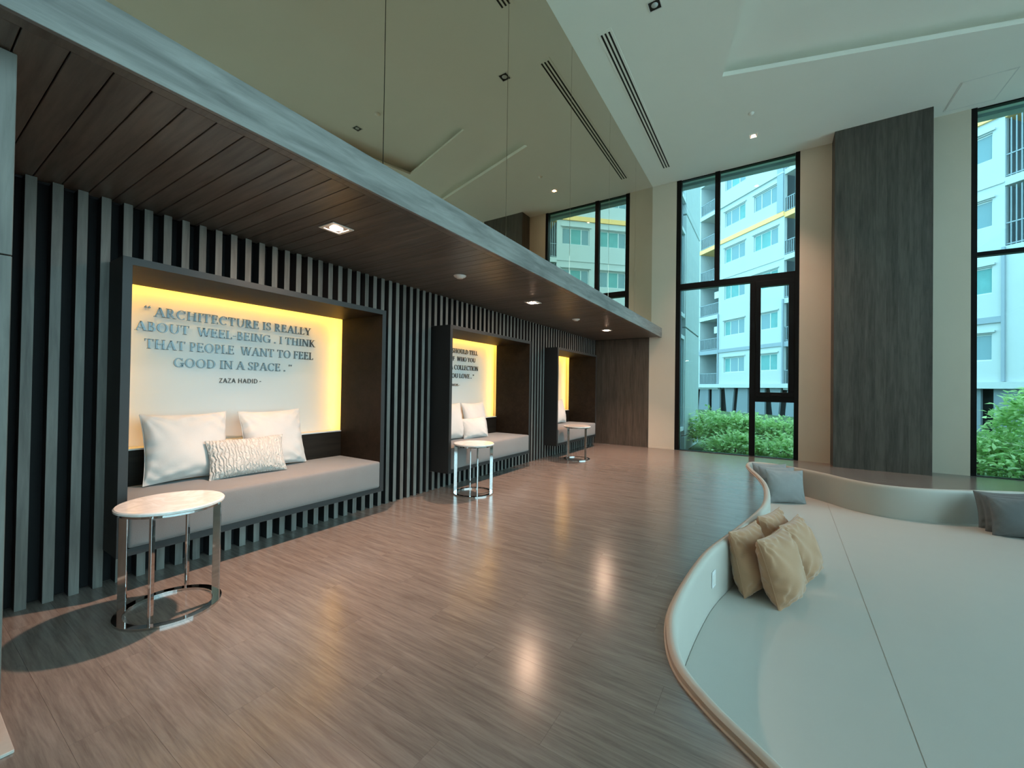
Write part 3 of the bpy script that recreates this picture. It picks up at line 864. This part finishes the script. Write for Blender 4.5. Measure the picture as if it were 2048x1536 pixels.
# ------------------------------------------------------------------ pillows
def pillow(p0, p1, h, lean, thick, mat, label, group, name='throw_pillow', seed=0, z0=None, wr=1.0, ptuck=0.07, roll=0.0, n=32):
    """bottom edge p0->p1, leaning by `lean` (x,y offset of the top edge)"""
    rnd = random.Random(seed)
    a, b_ = Vector(p0), Vector(p1)
    wd = (b_ - a).length
    X = (b_ - a).normalized()
    lean3 = Vector((lean[0], lean[1], 0))
    hz = math.sqrt(max(0.01, h * h - lean3.length ** 2))
    Z = (lean3 + Vector((0, 0, hz))).normalized()
    Y = Z.cross(X).normalized()
    ph = [rnd.uniform(0, 6.28) for _ in range(8)]
    def point(u, v, side):
        # concave edges with pointed corners
        ex = 1 - ptuck * (1 - u * u) * abs(v) ** 3
        ey = 1 - ptuck * (1 - v * v) * abs(u) ** 3
        px = u * ey * wd / 2; pz = v * ex * h / 2
        prof = (max(0.0, 1 - abs(u) ** 2.6) ** 0.55) * (max(0.0, 1 - abs(v) ** 2.6) ** 0.55)
        t = thick / 2 * prof
        edge = max(abs(u), abs(v)); e4 = edge ** 4 * (1 - edge ** 12)
        wrk = math.sin(u * 9 + v * 13 * (1 if u > 0 else -1) + ph[0]) * 0.5 + math.sin(v * 17 - u * 5 + ph[1]) * 0.35 + math.sin((u * v) * 22 + ph[2]) * 0.5
        t += wr * 0.008 * wrk * e4 + wr * 0.006 * math.sin(3 * u + ph[3]) * math.sin(2.5 * v + ph[4]) * prof
        for q, (cu, cv) in enumerate(((-1, -1), (1, -1), (1, 1), (-1, 1))):
            du, dv = u - cu, v - cv
            dd = math.hypot(du, dv)
            t += wr * 0.010 * math.exp(-2.4 * dd) * min(1.0, dd * 2.2) * math.sin(math.atan2(dv, du) * 13 + ph[q + 3] + dd * 2) * prof ** 0.4
        sag = 1 + 0.18 * (-v) * (1 - u * u)
        return px, side * max(t, 0.0) * sag, pz
    mbx = MB(); idx = {}
    for side in (1, -1):
        for i in range(n + 1):
            for j in range(n + 1):
                u = math.sin((2 * i / n - 1) * math.pi / 2); v = math.sin((2 * j / n - 1) * math.pi / 2)
                border = i in (0, n) or j in (0, n)
                if border and side == -1: idx[(side, i, j)] = idx[(1, i, j)]; continue
                idx[(side, i, j)] = len(mbx.v); mbx.v.append(point(u, v, 0 if border else side))
        for i in range(n):
            for j in range(n):
                q = (idx[(side, i, j)], idx[(side, i + 1, j)], idx[(side, i + 1, j + 1)], idx[(side, i, j + 1)])
                mbx.f.append(q if side == 1 else q[::-1])
    base_z = z0 if z0 is not None else 0
    mid = (a + b_) / 2
    mt = Matrix(((X.x, Y.x, Z.x), (X.y, Y.y, Z.y), (X.z, Y.z, Z.z))).to_4x4()
    RM = Matrix.Rotation(roll, 4, 'Y')
    org = Vector((mid.x, mid.y, base_z)) + Z * (h / 2)
    me = mbx.mesh(name, mat, smooth=True)
    o = link(name, me)
    o.matrix_world = Matrix.Translation(org) @ mt @ RM
    # rest the lowest point exactly on the surface
    lo = min((o.matrix_world @ v.co).z for v in me.vertices)
    o.location.z += base_z - lo + 0.001
    tag(o, label, 'pillow', group)
    ring = []
    for k in range(n): ring.append(point(math.sin((2 * k / n - 1) * math.pi / 2), -1, 0))
    for k in range(n): ring.append(point(1, math.sin((2 * k / n - 1) * math.pi / 2), 0))
    for k in range(n): ring.append(point(-math.sin((2 * k / n - 1) * math.pi / 2), 1, 0))
    for k in range(n): ring.append(point(-1, -math.sin((2 * k / n - 1) * math.pi / 2), 0))
    MB().tube([(p[0] * 1.003, p[1], p[2] * 1.003) for p in ring], 0.0032, 6, closed=True).obj('piping', mat, o, smooth=True)
    return o
SZ = 0.556
G = 'white pillows in the niches'
pillow((-0.215, 1.05, 0), (-0.195, 1.60, 0), 0.52, (-0.11, 0.0), 0.17, M['linen'], 'large white square pillow at the left end of the nearest niche', G, seed=1, z0=SZ, wr=2.2)
pillow((-0.215, 1.72, 0), (-0.225, 2.27, 0), 0.52, (-0.11, -0.02), 0.17, M['linen'], 'large white square pillow at the right in the nearest niche', G, seed=2, z0=SZ, wr=2.2)
pillow((-0.060, 1.40, 0), (-0.005, 1.965, 0), 0.31, (-0.10, 0.0), 0.13, M['quilt'], 'small oblong cream quilted pillow in front in the nearest niche', G, name='lumbar_pillow', seed=3, z0=SZ)
pillow((-0.215, 4.13, 0), (-0.205, 4.68, 0), 0.52, (-0.11, 0.0), 0.17, M['linen'], 'white square pillow half hidden at the left of the middle niche', G, seed=4, z0=SZ)
pillow((-0.225, 4.745, 0), (-0.225, 5.29, 0), 0.52, (-0.11, -0.01), 0.17, M['linen'], 'white square pillow at the right in the middle niche', G, seed=5, z0=SZ)
pillow((-0.15, 4.60, 0), (-0.03, 5.03, 0), 0.30, (-0.09, 0.0), 0.13, M['linen'], 'small white oblong pillow in front in the middle niche', G, name='lumbar_pillow', seed=6, z0=SZ)
pillow((-0.215, 7.10, 0), (-0.215, 7.62, 0), 0.52, (-0.11, 0.0), 0.17, M['linen'], 'white pillow mostly hidden by the frame of the farthest niche', G, seed=7, z0=SZ)
pillow((-0.225, 7.70, 0), (-0.225, 8.24, 0), 0.52, (-0.11, 0.0), 0.17, M['linen'], 'white pillow showing its edge in the farthest niche', G, seed=8, z0=SZ)
G = 'tan velvet pillows in the sunken lounge'
PZ = -0.4
pillow((3.655, 3.80, 0), (3.84, 4.28, 0), 0.535, (-0.17, 0.03), 0.25, M['velvet'], 'tan velvet pillow standing at the front right of the group', G, seed=11, z0=PZ, wr=3.0, n=44)
pillow((3.415, 3.86, 0), (3.60, 4.32, 0), 0.53, (-0.13, 0.03), 0.23, M['velvet'], 'tan velvet pillow at the front left, against the padded wall', G, seed=12, z0=PZ, wr=3.0, n=44)
pillow((3.84, 4.42, 0), (4.01, 4.88, 0), 0.52, (-0.20, 0.03), 0.22, M['velvet'], 'tan velvet pillow at the rear right of the group', G, seed=13, z0=PZ, wr=3.0, n=44)
pillow((3.61, 4.50, 0), (3.79, 4.96, 0), 0.53, (-0.13, 0.03), 0.22, M['velvet'], 'tan velvet pillow at the rear left, mostly hidden', G, seed=14, z0=PZ, wr=3.0, n=44)
G = 'grey pillows stacked in the sunken lounge'
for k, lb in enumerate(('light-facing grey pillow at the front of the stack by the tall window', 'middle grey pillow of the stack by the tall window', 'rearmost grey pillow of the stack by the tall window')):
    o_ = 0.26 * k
    pillow((3.56 - 0.095 * k, 7.36 + o_, 0), (4.05 - 0.10 * k, 7.64 + o_, 0), 0.50, (-0.03, 0.10), 0.15, M['grey_lit'], lb, G, seed=21 + k, z0=PZ)
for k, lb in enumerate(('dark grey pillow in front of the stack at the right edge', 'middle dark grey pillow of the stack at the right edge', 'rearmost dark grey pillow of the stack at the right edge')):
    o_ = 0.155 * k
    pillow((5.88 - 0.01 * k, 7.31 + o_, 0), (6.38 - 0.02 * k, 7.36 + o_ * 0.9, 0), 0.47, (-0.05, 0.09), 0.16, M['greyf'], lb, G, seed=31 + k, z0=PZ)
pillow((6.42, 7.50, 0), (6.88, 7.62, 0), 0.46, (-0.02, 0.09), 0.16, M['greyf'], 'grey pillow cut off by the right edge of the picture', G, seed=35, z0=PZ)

# ------------------------------------------------------------------ side tables
def table(loc, rz, label):
    t = tag(empty('side_table', loc, rz), label, 'side table', 'round marble side tables')
    R_, H = 0.250, 0.615
    MB().lathe([(0.0001, H - 0.022), (R_ - 0.012, H - 0.022), (R_, H - 0.016), (R_, H - 0.006), (R_ - 0.006, H), (0.0001, H)], seg=64).obj('table_top', M['marble'], t)
    ro, ri = 0.245, 0.203
    MB().lathe([(ri, 0.0), (ri, 0.013), (ri + 0.001, 0.014), (ro - 0.001, 0.014), (ro, 0.013), (ro, 0.0), (ri, 0.0)], seg=64).obj('base_ring', M['chrome'], t)
    MB().lathe([(ri, H - 0.034), (ri, H - 0.022), (ro - 0.01, H - 0.022), (ro - 0.01, H - 0.034), (ri, H - 0.034)], seg=64).obj('top_ring', M['chrome'], t)
    for k in range(4):
        a = math.pi / 2 * k
        p = MB().bev(ri + 0.001, ro - 0.002, -0.006, 0.006, 0.010, H - 0.024, 0.0012).obj('leg', M['chrome'], t)
        p.rotation_euler = (0, 0, a)
table((0.640, 0.945, 0), math.radians(-38.5), 'round marble side table with chrome legs before the nearest niche')
table((0.495, 3.99, 0), math.radians(-41), 'round marble side table with chrome legs before the middle niche')
table((0.560, 7.02, 0), math.radians(-22), 'round marble side table with chrome legs before the farthest niche')

# ------------------------------------------------------------------ windows
def window(name, label, bars, panes, extra=None):
    e = empty(name, (0, D, 0)); struct(e, label)
    for nm, x0, x1, z0, z1, d0, d1 in bars:
        MB().bev(x0, x1, d0, d1, z0, z1, 0.002).obj(nm, M['black_alu'], e)
    for x0, x1, z0, z1 in panes:
        MB().box(x0, x1, 0.058, 0.064, z0, z1).obj('pane', M['glass'], e)
    return e
w1 = window('window_1', 'tall black framed window with a narrow opening sash', [
    ('jamb', 1.82, 1.915, 0, HC, 0.0, 0.14), ('jamb', 3.968, 4.04, 0, HC, 0.0, 0.14),
    ('mullion', 2.578, 2.672, 3.60, HC, 0.0, 0.12), ('transom', 1.915, 3.968, 3.49, 3.62, 0.0, 0.12),
    ('mullion', 3.228, 3.330, 0.02, 3.49, 0.0, 0.12), ('transom', 3.33, 3.968, 1.095, 1.20, 0.0, 0.12), ('sill_bar', 1.915, 3.968, 0, 0.012, 0.0, 0.12), ('head_bar', 1.915, 3.968, HC - 0.02, HC, 0.03, 0.12)],
    [(1.915, 2.578, 3.62, HC - 0.02), (2.672, 3.968, 3.62, HC - 0.02), (1.915, 3.228, 0.012, 3.49), (3.33, 3.968, 0.012, 1.095), (3.415, 3.872, 1.28, 3.375)])
for nm, x0, x1, z0, z1 in (('sash_rail', 3.33, 3.968, 3.375, 3.49), ('sash_rail', 3.33, 3.968, 1.20, 1.285), ('sash_stile', 3.33, 3.415, 1.285, 3.375), ('sash_stile', 3.872, 3.968, 1.285, 3.375)):
    MB().bev(x0, x1, -0.012, 0.10, z0, z1, 0.002).obj(nm, M['black_alu'], w1)
MB().bev(3.60, 3.76, -0.030, -0.012, 1.222, 1.240, 0.003).obj('handle', M['black_alu'], w1)
w2 = window('window_2', 'tall black framed window at the right', [
    ('jamb', 6.29, 6.36, 0, HC, 0.0, 0.14), ('jamb', 8.48, 8.55, 0, HC, 0.0, 0.14), ('mullion', 7.60, 7.69, 0, HC, 0.0, 0.12),
    ('transom', 6.36, 8.48, 3.51, 3.575, 0.0, 0.12), ('sill_bar', 6.36, 8.48, 0, 0.012, 0.0, 0.12), ('head_bar', 6.36, 8.48, HC - 0.02, HC, 0.03, 0.12)],
    [(6.36, 7.60, 0.012, 3.51), (7.69, 8.48, 0.012, 3.51), (6.36, 7.60, 3.575, HC - 0.02), (7.69, 8.48, 3.575, HC - 0.02)])
# glazed right hand side of the room (outside the picture, lights it)
wr = empty('window_3', (XR, 0, 0)); struct(wr, 'full height glazing along the right side of the room')
ys = [YB + (D - YB) * i / 8 for i in range(9)]
for yv in ys:
    MB().box(0, 0.14, yv - 0.045, yv + 0.045, 0, HC).obj('mullion', M['black_alu'], wr)
MB().box(0, 0.12, YB, D, 3.51, 3.575).obj('transom', M['black_alu'], wr)
for a, b_ in zip(ys[:-1], ys[1:]):
    for z0, z1 in ((0.01, 3.51), (3.575, HC)):
        MB().box(0.06, 0.066, a + 0.045, b_ - 0.045, z0, z1).obj('pane', M['clear'], wr)

# ------------------------------------------------------------------ outside
struct(MB().box(-60, 70, D + 0.3, 75, -0.9, -0.42).obj('floor_outside', M['soil']), 'lawn outside the windows')
struct(MB().box(XR + 0.3, 70, -40, D + 0.3, -0.9, -0.42).obj('floor_outside', M['paving']), 'unseen pale paving added beyond the right hand glazing to bounce daylight')  # out of view, added to reflect daylight up onto the ceiling
struct(MB().box(1.0, XR + 0.3, D + 0.25, D + 0.42, 5.85, 6.5).obj('trim_1', M['render']), 'concrete slab edge above the windows outside')
# wing of the same house, parallel to the slat wall
wg = tag(empty('building_wing', (1.2, 12, -0.42)), 'pale clad building wing at the left edge of the tall window view', 'building')
def wpart(mbx, nm, mt, par=None): 
    o = mbx.obj(nm, mt, par or wg); 
    if par is None: o.location = Vector((-1.2, -12, 0.42))
    return o
wpart(MB().box(0.6, 1.50, 9.9, 14.55, -0.42, 13), 'wall', M['greyband'])
for k in range(11):
    a = 12.05 + k * 0.227
    for z0, z1 in ((-0.40, 0.02), (0.05, 3.03), (3.07, 6.18), (6.22, 9.4), (9.44, 13)):
        wpart(MB().bev(1.50, 1.60, a, a + 0.219, z0, z1, 0.006), 'cladding_panel', M['wing'])
for z0, z1 in ((0.3, 2.7), (3.4, 5.6), (6.6, 8.8)):
    fr = wpart(MB().box(1.50, 1.58, 10.8, 10.9, z0, z1).box(1.50, 1.58, 11.95, 12.04, z0, z1).box(1.50, 1.58, 10.8, 12.04, z0 - .1, z0).box(1.50, 1.58, 10.8, 12.04, z1, z1 + .1), 'window', M['winframe'])
    MB().box(1.50, 1.53, 10.9, 11.95, z0, z1).obj('pane', M['winglass'], fr)

# apartment block across the garden; local x = along the facade, local y = into the building
ang = math.atan2(-0.69, 0.724)
ab = tag(empty('apartment_block', (1.2, 37.6, -0.42), ang), 'white apartment block with a yellow band across the garden', 'building')
def fpart(mbx, nm, mt, par=None, smooth=False):
    o = mbx.obj(nm, mt, par or ab, smooth=smooth)
    if par is None: o.location = (0, 0, 0.42)
    return o
S0, S1, ZTOP = -16.0, 31.0, 23.0
FL = 3.07
cols = [-9.4 - 3.0, -1.25, 1.75, 9.90, 12.90, 21.05, 24.05]
cols[0] = -9.4
bays = [(-6.8, -1.9), (4.40, 9.25), (15.45, 20.40)]
WW, WH = 2.15, 1.23
solid = [(-16.0, -6.8), (-1.9, 4.40), (9.25, 15.45), (20.40, 31.0)]
rows = [4.08 + FL * k for k in range(6)]
for a, b_ in solid:
    cs = sorted(c for c in cols if a < c < b_)
    mbx = MB()
    xs = [a] + [q for c in cs for q in (c, c + WW)] + [b_]
    for x0, x1 in zip(xs[::2], xs[1::2]): mbx.box(x0, x1, 0, 0.25, 1.7, ZTOP)
    for c in cs:
        zs = [1.7] + [q for r in rows for q in (r - WH, r)] + [ZTOP]
        for z0, z1 in zip(zs[::2], zs[1::2]): mbx.box(c, c + WW, 0, 0.25, z0, z1)
    fpart(mbx, 'wall', M['render'])
wall_back = fpart(MB().box(S0, S1, 2.2, 2.6, 1.7, ZTOP).box(S0, S0 + .3, 0, 8, 1.7, ZTOP).box(S1 - .3, S1, 0, 8, 1.7, ZTOP), 'wall', M['bay'])
fpart(MB().box(S0, S1, 0, 8, ZTOP, ZTOP + 0.5), 'roof', M['render'])
rnd = random.Random(3)
for c in cols:
    for r in rows:
        fr = MB()
        for q in (0, 0.60, 1.44, WW - 0.06): fr.box(c + q, c + q + 0.06, 0.10, 0.16, r - WH, r)
        fr.box(c, c + WW, 0.10, 0.16, r - 0.06, r); fr.box(c, c + WW, 0.10, 0.16, r - WH, r - WH + 0.06)
        fo = fpart(fr, 'window', M['winframe'])
        for x0, x1 in ((0.06, 0.60), (0.66, 1.44), (1.50, WW - 0.06)):
            MB().box(c + x0, c + x1, 0.12, 0.14, r - WH + 0.06, r - 0.06).obj('pane', M['curtain'] if rnd.random() < 0.55 else M['winglass'], fo)
        MB().box(c - 0.12, c + WW + 0.12, -0.10, 0.0, r + 0.06, r + 0.14).obj('hood', M['render'], fo)
for bi, (a, b_) in enumerate(bays):
    if bi == 2: fpart(MB().box(a, b_, 0.0, 0.25, 1.7, 7.6), 'wall', M['render'])
    for k in range(2 if bi == 2 else 0, 7):
        zt = 1.80 + FL * k
        fpart(MB().box(a, b_, 0.0, 2.2, zt - 0.36, zt), 'balcony_slab', M['yellow'] if k == 4 else (M['greyband'] if k == 1 else M['render']))
        if k == 6: continue
        rl = MB()
        n_ = int((b_ - a) / 0.16)
        hr = 1.0 if bi < 2 else 2.62
        for q in range(n_ + 1):
            x = a + (b_ - a) * q / n_
            rl.box(x - 0.018, x + 0.018, 0.06, 0.10, zt, zt + hr)
        for zz in (zt + 0.06, zt + 1.0): rl.box(a, b_, 0.05, 0.11, zz, zz + 0.05)
        fpart(rl, 'railing', M['rail'])
        if k in (1, 2, 3): fpart(MB().bev(b_ - 1.0, b_ - 0.2, 0.4, 0.75, zt + 1.5, zt + 2.1, 0.02), 'air_conditioner', M['winframe'])
        for x0 in (a + 0.5, (a + b_) / 2 + 0.5):
            dr = fpart(MB().box(x0, x0 + 1.5, 2.12, 2.19, zt, zt + 2.2), 'balcony_door', M['winframe'])
            MB().box(x0 + 0.08, x0 + 0.72, 2.09, 2.13, zt + 0.1, zt + 2.1).box(x0 + 0.78, x0 + 1.42, 2.09, 2.13, zt + 0.1, zt + 2.1).obj('pane', M['winglass'], dr)
    fpart(MB().box((a + b_) / 2 - 0.1, (a + b_) / 2 + 0.1, 0.05, 2.2, 1.7, ZTOP), 'party_wall', M['render'])
for a, b_ in solid:
    fpart(MB().box(a, b_, -0.10, 0.0, 13.83, 14.17), 'yellow_band', M['yellow'])
    fpart(MB().box(a, b_, -0.08, 0.0, 4.56, 4.84), 'grey_band', M['greyband'])
    fpart(MB().box(a, b_, -0.14, 0.0, 16.9, 17.0).box(a, b_, -0.05, 0.0, 10.8, 10.86), 'ledge', M['render'])
fpart(MB().box(S0, S1, -0.25, 0.0, 1.58, 1.88), 'podium_ledge', M['render'])
for x in (-1.90, 4.36, 9.25, 15.43):
    fpart(MB().box(x - 0.05, x + 0.06, -0.10, -0.002, 1.9, 7.9), 'drainpipe', M['greyband'])
for x in (3.88, 15.0 + 0.45):
    fpart(MB().box(x, x + 0.5, -0.12, 0.0, 14.17, ZTOP), 'pilaster', M['bay'])  # blue-grey colour paints in the shade on the pilasters
# podium: leaning panels with dark slots
fpart(MB().box(S0, S1, 0.6, 0.9, -0.42, 1.7), 'podium_void', M['void'])
x = S0; k = 0
while x < S1:
    wd = 0.95 if k % 2 else 1.05
    sl = (0.0, 0.25, -0.2)[k % 3]
    mbx = MB()
    q = [(x + sl, -0.42), (x + wd - (0.22 if k % 3 == 1 else 0.0), -0.42), (x + wd, 1.6), (x, 1.6)]
    mbx.v += [(p[0], 0.05, p[1]) for p in q] + [(p[0], 0.2, p[1]) for p in q]
    mbx.f += [(0, 1, 2, 3), (7, 6, 5, 4), (0, 4, 5, 1), (1, 5, 6, 2), (2, 6, 7, 3), (3, 7, 4, 0)]
    fpart(mbx, 'podium_panel', M['podium'])
    x += 1.48; k += 1

# shrubs
def shrub(loc, rx, ry, h, nleaf, label, seed, lsz=0.11):
    rn = random.Random(seed)
    s = tag(empty('garden_shrub', loc), label, 'shrub', 'shrubs outside the windows')
    st = MB(); tips = []
    for k in range(9):
        a = rn.uniform(0, 6.28); rr = rn.uniform(0.25, 0.8)
        tip = (rx * rr * math.cos(a), ry * rr * math.sin(a), h * rn.uniform(0.55, 0.92))
        st.tube([(0.04 * math.cos(a), 0.04 * math.sin(a), 0), (tip[0] * .4, tip[1] * .4, tip[2] * .5), tip], [0.018, 0.012, 0.005], 5)
        tips.append(tip)
    st.obj('stem', M['bark'], s)
    lf = MB()
    # clumps of leaves spread over an uneven dome
    cl_ = []
    for k in range(max(14, nleaf // 16)):
        a = rn.uniform(0, 6.28); e = rn.uniform(-0.1, 1.0); r = rn.uniform(0.72, 1.02)
        ce_ = math.sqrt(max(0.02, 1 - max(0, e) ** 2))
        cl_.append((rx * r * ce_ * math.cos(a), ry * r * ce_ * math.sin(a), h * (0.38 + 0.58 * e * r)))
    for k in range(nleaf):
        c = cl_[k % len(cl_)]
        p = Vector(c) + Vector((rn.gauss(0, 0.10), rn.gauss(0, 0.10), rn.gauss(0, 0.08)))
        if p.z < 0.03: p.z = 0.03
        out = Vector((p.x / rx, p.y / ry, 0.35)).normalized()
        d = (out + Vector((rn.gauss(0, .6), rn.gauss(0, .6), rn.gauss(-.15, .5)))).normalized()
        sd = d.cross(Vector((rn.gauss(0, .3), rn.gauss(0, .3), 1))).normalized()
        nn = sd.cross(d)
        L = lsz * rn.uniform(0.7, 1.35); W_ = L * 0.27
        n0 = len(lf.v)
        m1 = p + d * L * 0.45 - nn * L * 0.05; tp = p + d * L - nn * L * 0.18
        lf.v += [tuple(p), tuple(m1 + sd * W_ + nn * W_ * .35), tuple(tp), tuple(m1 - sd * W_ + nn * W_ * .35), tuple(m1)]
        lf.f += [(n0, n0 + 4, n0 + 1), (n0 + 4, n0 + 2, n0 + 1), (n0, n0 + 3, n0 + 4), (n0 + 4, n0 + 3, n0 + 2)]
    me = bpy.data.meshes.new('foliage'); me.from_pydata(lf.v, [], lf.f); me.materials.append(M['leaf'])
    stuff(link('foliage', me, s))
GZ = -0.42
for i, (x, y, rx, ry, h, n_, lb) in enumerate((
    (2.15, 12.9, 0.55, 0.55, 1.15, 1500, 'dense green shrub beside the pale wing, leftmost outside the tall window'),
    (2.75, 12.5, 0.60, 0.55, 1.10, 1600, 'rounded green shrub left of the lower mullion of the tall window'),
    (3.35, 12.4, 0.60, 0.55, 1.02, 1600, 'green shrub behind the lower mullion of the tall window'),
    (3.90, 12.1, 0.55, 0.5, 1.05, 1500, 'yellowish green shrub behind the small lower pane'),
    (4.45, 12.2, 0.6, 0.5, 1.05, 1500, 'green shrub partly hidden behind the pier of the tall window'),
    (2.9, 11.4, 0.7, 0.4, 0.62, 1300, 'low leafy shrub close to the tall window'),
    (3.8, 11.2, 0.6, 0.4, 0.60, 1200, 'low leafy shrub close to the small lower pane'),
    (6.95, 11.2, 0.50, 0.5, 0.98, 1500, 'green shrub at the left of the right window view'),
    (7.75, 11.2, 0.62, 0.6, 1.95, 2200, 'tall leafy shrub at the right edge of the right window'),
    (7.3, 10.6, 0.5, 0.4, 0.75, 1200, 'low leafy shrub close to the right window'))):
    shrub((x, y, GZ), rx, ry, h, n_, lb, 50 + i, 0.12)
